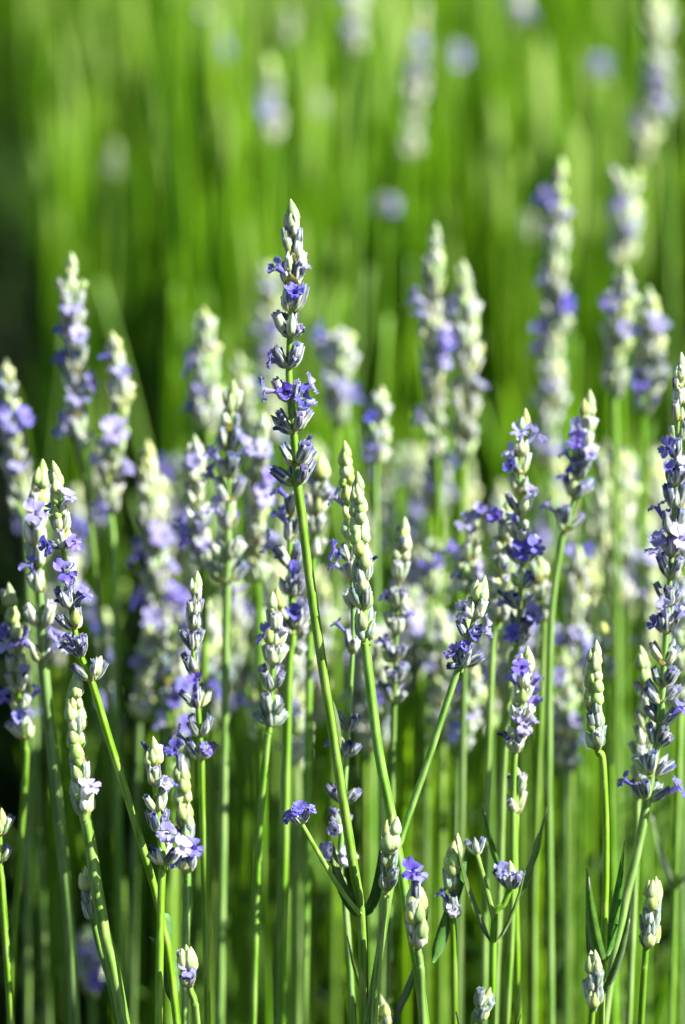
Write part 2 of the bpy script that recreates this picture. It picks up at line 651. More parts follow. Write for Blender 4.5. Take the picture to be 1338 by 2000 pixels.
    # closing bud at the very tip
    p, T, wo, winv, f, sc, slots = whorls[0]
    for q in range(3 if detail else 2):
        a = 2.1 * q + .4
        rad_ = frame_from(T, RGT) @ Vector((math.cos(a), math.sin(a), 0))
        d = (T + rad_ * .10 * q).normalized()
        ln = .0048 * k * (1.0 - .12 * q)
        mw = Matrix.Translation(p + T * (.0014 - .0006 * q) * k + rad_ * .0004 * k - ro) @ frame_from(d, rad_).to_4x4() @ Matrix.Diagonal((ln * .8, ln * .8, ln, 1))
        add('calyx', CALYX['green'][q], wo, winv @ mw)
    # flowers the photograph shows
    for item in fl:
        x, y, ty = item[:3]
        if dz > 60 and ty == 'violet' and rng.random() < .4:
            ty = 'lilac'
        sz = item[3] if len(item) > 3 else 1.0
        s = s_of_y(y + 22 * k)
        j = min(range(len(whorls)), key=lambda i: abs(ss[i] - s))
        p, T, wo, winv, f, sc, slots = whorls[j]
        q = p - CAM
        z0 = q.dot(FWD)
        P0 = CAM + (FWD + RGT * ((x - 669) / K) + UPV * ((1000 - y) / K)) * z0
        off = P0 - p
        front = math.sqrt(max(0, .0042 ** 2 - (off - T * off.dot(T)).length ** 2)) * k
        P0 = P0 - FWD * (front * rng.uniform(.2, .7) + .0006)
        d = (P0 - p)
        p2 = p
        reach = min(d.length, .0086 * k)
        d = (d.normalized() + T * rng.uniform(.1, .35)).normalized()
        P0 = p + d * reach
        rad_ = (d - T * d.dot(T))
        if rad_.length < 1e-4:
            rad_ = -FWD
        rad_.normalize()
        if detail:
            ln = max(.0042, (P0 - p2).length - .0016) * .92
            cm = frame_from(d, rad_)
            mw = Matrix.Translation(p2 - ro) @ cm.to_4x4() @ Matrix.Diagonal((.0047 * k, .0047 * k, ln, 1))
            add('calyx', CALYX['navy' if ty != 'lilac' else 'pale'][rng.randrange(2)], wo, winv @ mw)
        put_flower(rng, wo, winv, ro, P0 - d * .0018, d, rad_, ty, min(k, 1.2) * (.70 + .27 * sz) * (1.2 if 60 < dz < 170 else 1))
    for pts, wd in leaves:
        lp = catmull([at(x, y, zz(y) + (q[0] if q else 0)) for x, y, *q in pts], 6)
        V, F = leaf_geo(lp, wd, -FWD + RGT * .4)
        add('leaf', mesh_of('leaf', [v - ro for v in V], F, M['leaf']), root, Matrix())
    # narrow leaf pairs at the lower nodes of the nearer stems
    if dz < 60 and ground and rng.random() < .06:
        cand = [i for i in range(len(axis) + 4, len(full) - 2) if .20 < full[i].z < .335]
        for i in rng.sample(cand, min(len(cand), 2)) if cand else ():
            a0 = rng.uniform(0, 6.28)
            for sg in (0, math.pi):
                out = Vector((math.cos(a0 + sg), math.sin(a0 + sg), 0))
                ll = rng.uniform(.020, .042)
                lp = [full[i] + out * (.0008 + ll * (.42 * f - .12 * f * f)) + Vector((0, 0, ll * (.55 * f + .35 * f * f))) for f in (0, .2, .4, .6, .8, 1)]
                V, F = leaf_geo(lp, rng.uniform(.0014, .0021), Vector((-out.x, -out.y, .6)))
                add('leaf', mesh_of('leaf', [v - ro for v in V], F, M['leaf']), root, Matrix())
    return root, ro, rng

def put_flower(rng, wo, winv, ro, tip, d, rad_, ty, k):
    d2 = (d + rad_ * rng.uniform(0, .5) + Vector((rng.uniform(-.2, .2), rng.uniform(-.2, .2), rng.uniform(-.1, .3)))).normalized()
    sc = .0049 * min(k, 1.35) * rng.uniform(.85, 1.12) * (.8 if ty == 'wilt' else 1)
    cm = frame_from(d2, rad_)
    mw = Matrix.Translation(tip - ro) @ cm.to_4x4() @ Matrix.Scale(sc, 4)
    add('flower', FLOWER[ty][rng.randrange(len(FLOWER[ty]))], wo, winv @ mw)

V_, L_, W_ = 'violet', 'lilac', 'wilt'

# the sharp spike the picture is about
root, ro, rng = stem('tallest sharply focused lavender spike, forking into two dark leaves low on its stalk', 'navy', 0,
     [(568, 396), (573, 500), (567, 640), (565, 740), (577, 880), (581, 945)],
     [(590, 1010), (612, 1180), (650, 1430), (690, 1690), (707, 1790), (711, 2000)],
     ys=[404, 418, 436, 456, 483, 515, 560, 617, 678, 745, 812, 886, 945], flr=0, lilac=.3, lean=.05, rad=.00084, seed=5, k=1.3,
     fl=[(546, 526, V_, 1.0), (596, 527, L_, .7), (578, 580, V_, .9), (520, 772, L_, 1.1), (562, 775, V_, 1.3), (585, 782, V_, .9), (607, 765, L_, 1.15), (606, 790, L_, .8),
         (530, 712, V_, .6), (541, 640, W_, .9), (596, 648, W_, .8), (534, 845, W_, .9), (612, 855, W_, 1.0), (604, 918, W_, .9), (584, 708, W_, .6)],
     leaves=[([(706, 1792), (676, 1752), (656, 1700), (651, 1645, 3)], .0015), ([(709, 1790), (730, 1752), (742, 1690), (746, 1625, 4)], .0014), ([(660, 1470, 2), (655, 1410, 3), (649, 1365, 5)], .0011)])
# its side branch with a small head
def side_branch(root, ro, rng, pts, head, dz, n, ty):
    wp = catmull([at(x, y, dz) for x, y in pts], 6)
    V, F, P = tube_geo(wp, lambda f: .00062 - .00012 * f)
    br = add('side_branch', mesh_of('side_branch', [v - ro for v in V], F, M['stalk'], P), root, Matrix())
    p = wp[-1]
    T = (wp[-1] - wp[-2]).normalized()
    T = (T + UPV * .5).normalized()
    for q in range(n):
        a = 2.4 * q
        rad_ = frame_from(T, RGT) @ Vector((math.cos(a), math.sin(a), 0))
        al = R(rng.uniform(12, 62))
        d = T * math.cos(al) + rad_ * math.sin(al)
        ln = .0042
        add('calyx', CALYX['navy'][q % 4], br, Matrix.Translation(p - ro) @ frame_from(d, rad_).to_4x4() @ Matrix.Scale(ln, 4))
        if ty and q % 5 != 4:
            put_flower(rng, br, Matrix(), ro, p + d * ln * .75, d, rad_, ty, .62)
side_branch(root, ro, rng, [(705, 1788), (668, 1742), (630, 1680), (589, 1608)], None, 1, 11, V_)

# --- sharp and nearly sharp stems round it
stem('green-tipped spike whose long stalk crosses just beside the tall sharp stalk', 'bud', -3,
     [(697, 918), (706, 1100), (714, 1250)], [(715, 1270), (740, 1470), (768, 1610), (800, 1800), (829, 2000)],
     ys=[925, 945, 965, 985, 1005, 1030, 1055, 1080, 1105, 1132, 1165, 1205, 1250], k=1.05, rad=.00105, fl=[(738, 1085, W_, .7)], lean=.1)
stem('interrupted spike with dark blue floret, partly hidden by the green-tipped spike', 'open', 16,
     [(672, 855), (680, 1000), (690, 1205), (682, 1385), (664, 1690)], [(672, 1740), (690, 2000)],
     ys=[866, 884, 906, 936, 972, 1010, 1055, 1100, 1150, 1240, 1395, 1450, 1545, 1600, 1685],
     fl=[(652, 1083, V_, .7), (650, 1108, L_), (656, 1220, V_, 1.1), (642, 1455, V_, .7), (640, 1668, L_), (680, 1670, L_), (655, 1620, L_)], lean=.1)
stem('small tight green bud spike in front of the crossing stalks', 'bud', -6, [(766, 1572), (757, 1740)], [(750, 1770), (730, 2000)], base_kind='teal')
stem('short green bud spike with violet floret at its tip', 'bud', -8, [(812, 1700), (816, 1852)], [(820, 1880), (826, 2000)], fl=[(806, 1692, V_, .9), (816, 1705, L_, .6)], base_kind='pale', k=1.15)
stem('leaning spike with bright violet open florets at its lower end', 'open', 0, [(950, 1115), (930, 1190), (902, 1305)], [(890, 1322), (838, 1480), (785, 1635), (758, 1760)],
     fl=[(906, 1200, L_, 1.0), (925, 1238, V_, 1.2), (950, 1228, L_, 1.0), (880, 1280, V_, .9), (912, 1262, V_, .8), (872, 1300, W_, .9)], lean=0.0, flr=0)
stem('tall spike dotted with four violet florets, yellowish tip', 'open', 24, [(1026, 780), (1015, 930), (1020, 1090), (1010, 1262)], [(1000, 1290), (985, 1480), (976, 1750), (966, 2000)],
     fl=[(996, 912, V_, 1.2), (1020, 1075, V_, 1.2), (1002, 1240, V_, 1.4), (1048, 1058, L_, 1.1), (982, 1180, V_, .9)], k=1.05)
stem('pale cluster with one violet floret, tucked behind the four-floret spike', 'pale', 36, [(990, 960), (984, 1080), (975, 1215)], [(962, 1270), (950, 1650), (945, 2000)], fl=[(971, 1012, V_, 1.3), (985, 1105, W_)])
stem('short pale spike of loose buds beside the four-floret spike', 'pale', 52, [(1052, 1070), (1062, 1215)], [(1060, 1300), (1045, 1700), (1042, 2000)], flr=0)
stem('yellow-tipped spike with violet patch, its lowest whorl wide and apart', 'open', 38, [(1152, 758), (1142, 860), (1128, 950), (1104, 1035)], [(1096, 1060), (1076, 1220), (1072, 1500), (1076, 2000)],
     ys=[768, 785, 806, 832, 862, 900, 945, 1030], fl=[(1128, 862, V_, 1.2), (1148, 890, L_, 1.2), (1072, 988, L_, 1.1)], k=1.15)
stem('long loose spike cut by the frame edge, whorls spreading wide toward its base', 'navy', 8, [(1330, 682), (1322, 880), (1312, 1080), (1298, 1280), (1288, 1420), (1264, 1560)], [(1248, 1650), (1215, 1790), (1180, 2000)],
     ys=[692, 715, 742, 775, 812, 850, 900, 950, 1000, 1045, 1095, 1150, 1205, 1262, 1305, 1345, 1390, 1430, 1490, 1560],
     fl=[(1305, 918, V_, 1.3), (1300, 880, V_, .8), (1285, 1060, L_, 1.3), (1328, 1055, L_, 1.2), (1276, 1228, V_, 1.1), (1334, 920, L_), (1216, 1528, V_, .9), (1334, 1200, L_, 1.2)], lean=.15, rad=.001, k=1.12)
stem('cream-green bud spike standing close beside the long edge spike', 'pale', 26, [(1250, 1245), (1262, 1400), (1246, 1560)], [(1244, 1640), (1228, 2000)], flr=0)
stem('blurred lilac spike peeping out behind the long edge spike', 'pale', 48, [(1336, 960), (1334, 1180), (1328, 1390)], [(1320, 1700), (1310, 2000)], flr=.12, lilac=.8)
stem('slim sharp yellow-green bud spike on a curved stalk, standing alone', 'bud', 0, [(1163, 1250), (1160, 1340), (1167, 1462)], [(1178, 1490), (1184, 1680), (1174, 2000)],
     ys=[1258, 1275, 1296, 1320, 1345, 1372, 1400, 1430, 1466], base_kind='teal', lean=.2)
stem('plump green bud spike above the lower corner, tall light stalk', 'bud', -4, [(1282, 1697), (1272, 1790), (1262, 1852)], [(1260, 1880), (1252, 2000)])
stem('lowest small green bud spike of a pair near the frame bottom', 'bud', -10, [(1162, 1838), (1158, 1972)], [(1153, 2020)])
stem('tiny green bud tip bending over at the bottom edge', 'bud', -8, [(958, 1934), (944, 1958), (928, 1998)], [(922, 2050)])
stem('sharp violet-flowered spike on a long stalk slanting past black shade', 'open', 0, [(102, 897), (115, 985), (128, 1110), (152, 1262), (178, 1328)], [(215, 1450), (250, 1560), (315, 1790), (346, 2000)],
     ys=[906, 925, 948, 975, 1000, 1035, 1100, 1160, 1205, 1262, 1328], fl=[(98, 1072, V_, .9), (146, 1062, V_, 1.1), (132, 1120, V_, 1.2), (138, 1140, L_, .9), (110, 1172, W_), (168, 1165, V_, .9), (128, 1235, W_), (160, 1238, W_, .8)],
     leaves=[([(338, 1960), (330, 1890), (312, 1845), (292, 1830)], .0019), ([(312, 1782), (322, 1810), (322, 1850), (336, 1930)], .0018)], lean=.1, rad=.00085)
stem('soft spike with lilac florets immediately beside the slanting violet spike', 'pale', 20, [(82, 892), (72, 1050), (79, 1180), (84, 1290)], [(88, 1330), (105, 1500), (135, 1800), (146, 2000)],
     ys=[900, 915, 935, 958, 985, 1020, 1065, 1120, 1195, 1285], fl=[(78, 1005, L_, 1.5), (60, 1105, V_, 1.3), (48, 1258, L_, 1.1), (112, 1262, L_, 1.2)], rad=.0011, k=1.15)
stem('pale green spike with a single lilac floret near its base', 'bud', 3, [(146, 1305), (150, 1430), (166, 1590)], [(172, 1620), (200, 1800), (242, 2000)],
     ys=[1312, 1335, 1360, 1388, 1420, 1455, 1495, 1540, 1585], fl=[(182, 1540, L_, .9)], base_kind='pale', k=1.2, rad=.0011, lean=.1)
stem('plump spike with green tip and lilac florets against black shade', 'open', -2, [(297, 1420), (303, 1540), (320, 1690)], [(316, 1720), (310, 2000)], fl=[(320, 1530, L_), (326, 1628, L_, 1.1), (292, 1650, W_)], base_kind='pale', k=1.1, lean=.1)
stem('pale spike ending in violet florets, twin of the plump spike', 'bud', 12, [(352, 1462), (358, 1570), (366, 1705)], [(366, 1740), (360, 2000)], fl=[(340, 1440, V_, .9), (380, 1655, V_, 1.1), (348, 1680, V_, 1.1)], base_kind='navy')
stem('spike of well spaced dark whorls with one blue floret, above the pale twin', 'navy', 9, [(384, 1110), (376, 1250), (386, 1370), (393, 1480)], [(394, 1520), (399, 1700), (405, 2000)],
     ys=[1118, 1138, 1160, 1190, 1232, 1280, 1350, 1412, 1478], fl=[(382, 1330, V_, 1.4), (404, 1462, V_, .9), (342, 1440, V_, .6)], flr=0)
stem('little cream bud with dark withered florets at its base', 'bud', -6, [(360, 1828), (371, 1930)], [(380, 1960), (390, 2050)], fl=[(360, 1908, W_), (380, 1905, W_), (372, 1890, L_, .7)], base_kind='navy')
stem('slim spike with green tip and a blue floret, tall stalk below', 'open', 16, [(541, 1130), (535, 1260), (526, 1420)], [(522, 1450), (506, 1650), (495, 2000)], fl=[(519, 1240, V_, .9), (550, 1232, L_)], base_kind='teal', flr=0)
stem('dark shaded bud spike low behind a bright stalk', 'bud', 8, [(168, 1690), (172, 1740), (182, 1795)], [(195, 1850), (232, 2000)])
stem('loose spike with lilac floret facing the green-tipped spike', 'open', 32, [(790, 1005), (776, 1190), (770, 1370)], [(769, 1400), (765, 1560), (760, 1850)],
     ys=[1012, 1035, 1062, 1095, 1150, 1205, 1265, 1310, 1368], fl=[(750, 1168, V_, .8), (797, 1200, L_, 1.3), (745, 1255, V_, .9)], flr=0)
stem('broad grey-white spike of dark-mouthed buds, centre of the pale cluster', 'navy', 42, [(455, 722), (448, 900), (444, 1140)], [(442, 1200), (438, 1500), (430, 2000)], fl=[(425, 895, L_), (478, 880, L_, 1.2), (420, 1000, L_)], k=1.25, density=1.15, base_kind='pale')
stem('cream and lilac spike along the pale cluster near dark green gap', 'pale', 58, [(378, 830), (382, 980), (395, 1110)], [(398, 1180), (402, 1500), (405, 1900)], fl=[(378, 905, L_, 1.5), (392, 1030, L_, 1.5), (365, 1060, V_), (400, 1070, L_, 1.4)], k=1.2)
stem('pale lilac spike between the broad grey spike and the tall sharp spike', 'pale', 66, [(515, 790), (502, 950), (502, 1130)], [(506, 1200), (516, 1700)], fl=[(515, 880, L_, 1.4), (520, 975, L_, 1.5), (470, 1160, L_, 1.3), (530, 1060, L_, 1.4)], k=1.2)
stem('dark violet spike directly behind the tall sharp stalk', 'navy', 26, [(578, 930), (566, 1060), (572, 1240)], [(566, 1290), (560, 1500), (550, 2000)],
     fl=[(545, 958, V_, .8), (550, 1008, V_), (575, 1115, V_, 1.2), (522, 1065, L_, 1.1), (535, 1090, W_)], k=1.15)
stem('white and lilac spike squeezed between the tall sharp stalk and green tip', 'pale', 44, [(628, 872), (622, 960), (612, 1090)], [(606, 1200), (600, 1600)], fl=[(606, 935, L_, 1.2), (640, 960, L_)], k=1.1)
stem('stubby pale whorls low behind the slim blue-floret spike', 'pale', 40, [(594, 1170), (582, 1230), (562, 1300)], [(556, 1400), (545, 1900)], flr=0.02)
stem('pale spike with open lilac florets by the four-floret stalk', 'pale', 14, [(1032, 1245), (1020, 1350), (1006, 1470)], [(1003, 1540), (1000, 1800), (990, 2000)], fl=[(1012, 1398, L_, 1.3), (1038, 1406, L_, 1.2), (1022, 1420, L_), (968, 1432, W_, 1.1)])
stem('thin ragged spike tail below the open lilac florets', 'pale', 20, [(1010, 1482), (1008, 1590)], [(1006, 1700), (1012, 2000)], density=.7, flr=0)
stem('yellow bud tip with narrow leaf and a blue floret beneath', 'bud', 10, [(892, 1626), (880, 1715), (884, 1790)], [(886, 1850), (888, 2000)], fl=[(867, 1745, V_), (886, 1782, L_, .8)],
     leaves=[([(846, 1880), (870, 1800), (898, 1720), (912, 1650)], .0016)], ys=[1634, 1655, 1680, 1705, 1785])
r2, ro2, rg2 = stem('forked stem with two small broken heads beside the four-floret stalk', 'navy', 10, [(985, 1692), (996, 1730)], [(985, 1765), (966, 1800), (960, 2000)], ys=[1728], fl=[(984, 1700, L_, .8), (1002, 1712, W_)], flr=0)
side_branch(r2, ro2, rg2, [(966, 1798), (950, 1735), (932, 1668)], None, 10, 4, None)
stem('pale bud cut off by the bottom edge beside the forked stalk', 'bud', 22, [(740, 1928), (752, 2010)], [(756, 2080)])
stem('dark navy spike fragment at the very edge, halfway down', 'navy', 10, [(2, 1562), (0, 1685)], [(4, 1740), (22, 2000)])
stem('loose spike with lilac florets against the edge, lower than its neighbours', 'pale', 30, [(14, 1122), (28, 1280), (46, 1445)], [(50, 1500), (30, 1800), (20, 2000)], fl=[(20, 1255, L_, 1.2), (52, 1262, L_, 1.1), (12, 1235, V_, .8)])

# --- blurred stems farther back
stem('violet-flowered blurred spike with pale tip, tallest of the shaded side', 'open', 78, [(138, 478), (142, 650), (152, 865)], [(166, 940), (190, 1150), (214, 1400)],
     fl=[(126, 640, V_, 1.3), (152, 665, L_, 1.6), (124, 705, V_, 1.5), (150, 782, L_, 1.5), (132, 838, V_, 1.7), (172, 750, V_, 1.2), (140, 600, L_, 1.4)], k=1.25, density=.9)
stem('lilac blurred spike just below the tallest shaded-side spike', 'pale', 80, [(216, 632), (234, 760), (222, 900), (214, 990)], [(222, 1080), (230, 1500)],
     fl=[(212, 695, V_, 1.3), (240, 735, L_, 1.6), (232, 850, L_, 1.6), (190, 900, L_, 1.3), (242, 920, L_, 1.5), (205, 1000, L_, 1.4)], k=1.25)
stem('cream blurred spike with violet collar at the shaded edge', 'pale', 84, [(10, 685), (25, 850), (44, 995)], [(52, 1060), (72, 1500)], fl=[(6, 822, V_, 1.4), (48, 822, V_, 1.5), (30, 830, L_, 1.5), (36, 905, L_, 1.5)], k=1.3)
stem('broad pale blurred spike standing in front of a black gap', 'pale', 96, [(286, 842), (296, 1000), (312, 1250)], [(318, 1330), (322, 1700)], fl=[(312, 1050, L_, 1.7), (272, 1092, V_, 1.2), (352, 1172, V_, 1.5), (330, 1110, L_, 1.5), (268, 1180, V_)], k=1.5)
stem('faint lilac spike below the broad pale spike, violet floret in front', 'pale', 90, [(292, 1200), (285, 1300), (275, 1400)], [(270, 1480), (262, 1800)], fl=[(320, 1320, V_, 1.6), (272, 1300, L_, 1.5)], k=1.3)
stem('large whitish spike, palest behind the grey cluster', 'pale', 112, [(396, 580), (402, 700), (404, 835)], [(408, 900), (412, 1300)], fl=[(375, 800, V_, 1.4), (395, 770, L_, 1.7), (375, 720, V_)], k=1.7)
stem('faint greenish spike fading behind the broad grey spike', 'pale', 140, [(462, 672), (470, 760), (474, 850)], [(476, 950), (480, 1300)], k=1.4)
stem('slender whitish spike, first of two tall twins beyond the sharp spike', 'pale', 110, [(850, 420), (845, 640), (853, 885)], [(856, 960), (862, 1500)], fl=[(818, 590, V_, 1.4), (868, 660, L_, 1.4), (838, 725, L_, 1.7), (862, 705, L_, 1.5)], k=1.3)
stem('slender whitish spike with disc-like lowest whorls, second of the tall twins', 'pale', 112, [(903, 502), (912, 700), (906, 890)], [(903, 980), (895, 1400)], ys=[510, 535, 562, 592, 625, 660, 695, 735, 780, 835, 890], fl=[(936, 762, L_, 1.5), (890, 605, L_, 1.2)], k=1.4, flr=0)
stem('short dark blue blurred cluster under the tall twins', 'navy', 124, [(858, 850), (846, 1000)], [(842, 1100), (838, 1500)], fl=[(855, 905, V_, 1.7), (848, 945, V_, 1.5)], k=1.3)
stem('small lilac blur beneath the dark blue cluster', 'pale', 96, [(852, 1040), (838, 1150)], [(836, 1300), (832, 1700)], fl=[(840, 1100, V_, 1.5)], k=1.2)
stem('giant pale blurred spike, tallest and widest of the bright side', 'pale', 150, [(1096, 290), (1086, 500), (1078, 750), (1066, 905)], [(1080, 1000), (1095, 1400)],
     fl=[(1080, 405, L_, 1.5), (1100, 425, L_, 1.4), (1070, 545, L_, 1.6), (1100, 600, V_, 1.5), (1080, 745, L_, 1.6), (1046, 785, V_, 1.5), (1078, 880, V_)], k=1.5)
stem('lilac blurred spike behind a whitish one, close to the giant spike', 'pale', 205, [(1222, 315), (1220, 420), (1212, 520)], [(1208, 700), (1210, 1000)], fl=[(1220, 430, L_, 2.0), (1225, 455, L_, 1.9), (1212, 400, L_, 1.5)], k=1.7)
stem('whitish spike with lilac blobs, beside the green-tipped blur', 'pale', 112, [(1226, 502), (1206, 640), (1200, 765)], [(1202, 900), (1206, 1300)], fl=[(1195, 600, V_, 1.2), (1216, 655, L_, 1.8)], k=1.4)
stem('green-tipped blurred spike with violet middle, near the whitish one', 'open', 122, [(1265, 540), (1268, 680), (1256, 800)], [(1254, 900), (1250, 1300)], fl=[(1250, 652, V_, 1.6), (1282, 640, L_, 1.6), (1256, 745, V_, 1.3)], k=1.6)
stem('faint lilac blur standing between the sharp spike and tall twins', 'pale', 140, [(664, 620), (660, 720), (658, 820)], [(656, 950), (655, 1400)], fl=[(650, 700, L_, 1.7), (660, 745, L_, 1.9), (668, 775, L_, 1.7)], k=1.6)
stem('short pale blurred spike, smallest beside the faint lilac blur', 'pale', 92, [(746, 740), (736, 895)], [(734, 1000), (740, 1400)], fl=[(736, 872, L_, 1.5), (722, 890, L_)], k=1.1)
stem('very faint lilac spike right behind the sharp tip', 'pale', 210, [(526, 495), (532, 640), (522, 860)], [(520, 950), (520, 1400)], fl=[(530, 560, L_, 1.8), (535, 640, L_, 1.8), (545, 850, L_, 1.6)], k=1.6)
stem('small blurred spike with violet floret beside the leaning spike', 'pale', 48, [(928, 970), (920, 1060), (912, 1160)], [(908, 1250), (900, 1700)], fl=[(892, 1122, V_, 1.1), (938, 1115, L_)])
stem('long pale blurred spike under the wide-whorl spike', 'pale', 90, [(1130, 1050), (1124, 1180), (1118, 1320)], [(1116, 1450), (1112, 2000)], fl=[(1122, 1240, L_, 1.4), (1110, 1280, L_, 1.3), (1140, 1250, L_, 1.2)], k=1.25)
stem('cream-green blurred spike rising beside the yellow-tipped spike', 'bud', 120, [(1182, 840), (1178, 960), (1180, 1080)], [(1182, 1300), (1186, 1700)], k=1.5)
stem('pale lilac blurred spike, nearest the black gap by the edge spike', 'pale', 125, [(1216, 860), (1212, 1000), (1204, 1180)], [(1200, 1300), (1196, 1800)], flr=.1, lilac=.9, k=1.5)
stem('hazy lilac spike half hidden under the leaning spike', 'pale', 70, [(932, 1280), (918, 1380), (898, 1470)], [(892, 1600), (885, 2000)], fl=[(916, 1390, L_, 1.4), (890, 1432, V_, 1.1)], k=1.15)
stem('yellowish bud spike behind the slim alone-standing bud spike', 'bud', 60, [(1172, 1150), (1178, 1250), (1182, 1330)], [(1190, 1500), (1200, 2000)], k=1.2)
stem('hazy lilac smear low among stalks under the pale green spike', 'pale', 110, [(168, 1795), (176, 1870), (180, 1940)], [(182, 2000)], fl=[(172, 1850, L_, 1.6), (180, 1885, L_, 1.6)], k=1.3)

# --- the crowd of hazy spikes between them
GROUP = 'hazy spikes lost in the crowd'
rc = random.Random(77)
def beside(px):
    for lim, what in ((330, 'the slanting violet spike'), (540, 'the broad grey-white spike'), (760, 'the green-tipped spike'), (960, 'the leaning violet-flowered spike'), (1130, 'the four-floret spike'), (9999, 'the long edge spike')):
        if px < lim:
            return what
LOOK = {'pale': 'hazy pale cream and lilac spike', 'open': 'hazy grey-violet spike', 'bud': 'hazy green bud spike'}
for i in range(88):
    x = rc.uniform(330, 1330) if i % 5 else rc.uniform(60, 330)
    if 225 < x < 300:
        x += 90
    y = rc.uniform(840, 1260)
    d_ = 200 - (y - 860) * .3 + rc.uniform(-20, 25)
    ln = rc.uniform(150, 300)
    sl = rc.uniform(-.08, .08)
    sty = rc.choice(('pale', 'pale', 'open', 'bud'))
    stem(LOOK[sty] + ' in the crowd blurred behind ' + beside(x), sty, d_,
         [(x, y), (x - sl * ln * .5, y + ln * .5), (x - sl * ln, y + ln)], [(x - sl * ln * 1.3, y + ln + 120), (x - sl * ln * 1.5, y + ln + 500)],
         k=rc.uniform(1.2, 1.6), flr=.07, lilac=.7)
# --- spikes dissolved by distance
FAR = 'spikes dissolved in the far blur'
far = [
 ('far lilac smear of a spike straight above the sharp tip', 300, [(522, 95), (528, 180), (532, 270)], [(525, 195), (530, 225), (520, 210)], 'pale', 1.8),
 ('long far whitish spike leaning in from the top edge', 300, [(828, -10), (815, 140), (798, 310)], [(815, 130), (806, 150)], 'pale', 1.7),
 ('short far pale spike cropped by the top edge', 350, [(692, -30), (690, 95)], [(688, 60)], 'pale', 1.8),
 ('bluish far spike near the top beside dark green', 380, [(405, 0), (428, 120)], [(410, 40), (435, 105), (430, 95)], 'navy', 1.8),
 ('lilac far flower head at the top edge beyond the giant spike', 340, [(1015, -60), (1012, 50)], [(1015, 20), (1030, 30), (1005, 15)], 'pale', 1.8),
 ('round violet-white far blob beside the long whitish spike', 400, [(898, 75), (894, 125)], [(895, 105), (898, 118)], 'pale', 1.6),
 ('round lilac far blob above the sharp tip, alone', 400, [(621, 170), (619, 225)], [(618, 200), (622, 215)], 'pale', 1.5),
 ('bluish-white far blob near the corner spikes', 360, [(1166, 95), (1170, 155)], [(1165, 132), (1172, 128)], 'navy', 1.7),
 ('far violet-tipped blob just over the tall twins', 300, [(762, 375), (752, 420)], [(745, 405), (768, 405)], 'pale', 1.5),
 ('faint far greenish blob over the shaded side', 350, [(225, 270), (222, 345)], [], 'pale', .9),
 ('pale far blob beside the giant spike', 330, [(1036, 410), (1030, 460)], [], 'green', 1.6),
 ('big lilac far spike in the top corner', 230, [(1262, -60), (1280, 80), (1294, 230)], [(1285, 150), (1292, 180), (1296, 205), (1275, 165)], 'pale', 1.9),
 ('whitish far spike overlapping the corner lilac spike', 260, [(1300, -40), (1275, 140), (1255, 310)], [(1250, 240)], 'pale', 1.7),
 ('cream far bud tip near the top, beside the bluish spike', 380, [(560, 0), (562, 80)], [], 'green', 1.8),
 ('large pale round blur below the tall twins', 260, [(784, 870), (782, 930)], [], 'pale', 1.5),
]
GROUP = FAR
for lab, dz, sp, fl, sty, k in far:
    x, y = sp[-1]
    dz, k = dz + 50, k * .8
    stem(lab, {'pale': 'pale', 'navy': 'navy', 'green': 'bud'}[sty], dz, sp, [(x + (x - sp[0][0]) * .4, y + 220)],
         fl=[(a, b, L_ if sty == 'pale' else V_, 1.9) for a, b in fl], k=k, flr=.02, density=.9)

# ------------------------------------------------------------------ bare stalks: individuals behind the flowers
# bare lanes between the bushes: (slope x/depth from, to, share kept, lane end in metres)
LANES = [(-.25, -.104, .05, 2.5), (-.104, -.088, .5, 1.8), (-.078, -.060, .03, 2.4), (.102, .114, .15, 2.2), (.002, .014, .3, 1.6), (.058, .068, .2, 1.7), (-.030, -.022, .1, 1.5), (.034, .042, .15, 1.6), (.082, .089, .15, 1.5)]
rs = random.Random(21)
STALK_VAR = []
for q in range(14):
    h = 1.0
    b = rs.uniform(-.10, .10)
    c = rs.uniform(-.06, .06)
    pts = [Vector((b * f + c * math.sin(f * 3.1), rs.uniform(-.004, .004) + .03 * f * f, f)) for f in (0, .2, .45, .7, .88, 1.0)]
    pp = catmull(pts, 4)
    V, F, P = tube_geo([Vector((p.x * .42, p.y * .42, p.z * .42)) for p in pp], lambda f: .00105 - .00025 * f)
    STALK_VAR.append(mesh_of('stalk', V, F, M['stalk_far'], P))
    STALK_VAR[-1]['tip'] = b
nst = 0
while nst < 230:
    z = rs.uniform(.765, 1.08)
    px = rs.uniform(-60, 1400)
    top = rs.uniform(.26, .42)
    # shaded gaps the photograph shows
    x = (px - 669) / K * z
    ln_ = rs.gauss(0, .30 if nst % 4 == 0 else .10)
    vi = rs.randrange(14)
    sh = STALK_VAR[vi]['tip'] + math.sin(ln_)
    if any(rs.random() > keep and a < (x + top * sh * f) / z < b for a, b, keep, e in LANES for f in (0, .5, .8, 1)):
        continue
    o = bpy.data.objects.new('lavender_stalk', STALK_VAR[vi])
    link(o)
    o.location = (x, z * math.cos(PITCH) * 1.06, -.006)
    o.rotation_euler = (rs.uniform(-.08, .1), ln_, rs.uniform(-.3, .3))
    s = top / .42
    q = rs.uniform(.55, 1.35)
    o.scale = (q, q, s)
    o['label'] = ('thin' if q < .8 else 'stout' if q > 1.1 else 'slender') + ' bare bright green stalk rising out of focus behind ' + beside(px)
    o['category'] = 'lavender stalk'
    o['group'] = 'bare stalks behind the flower spikes'
    nst += 1

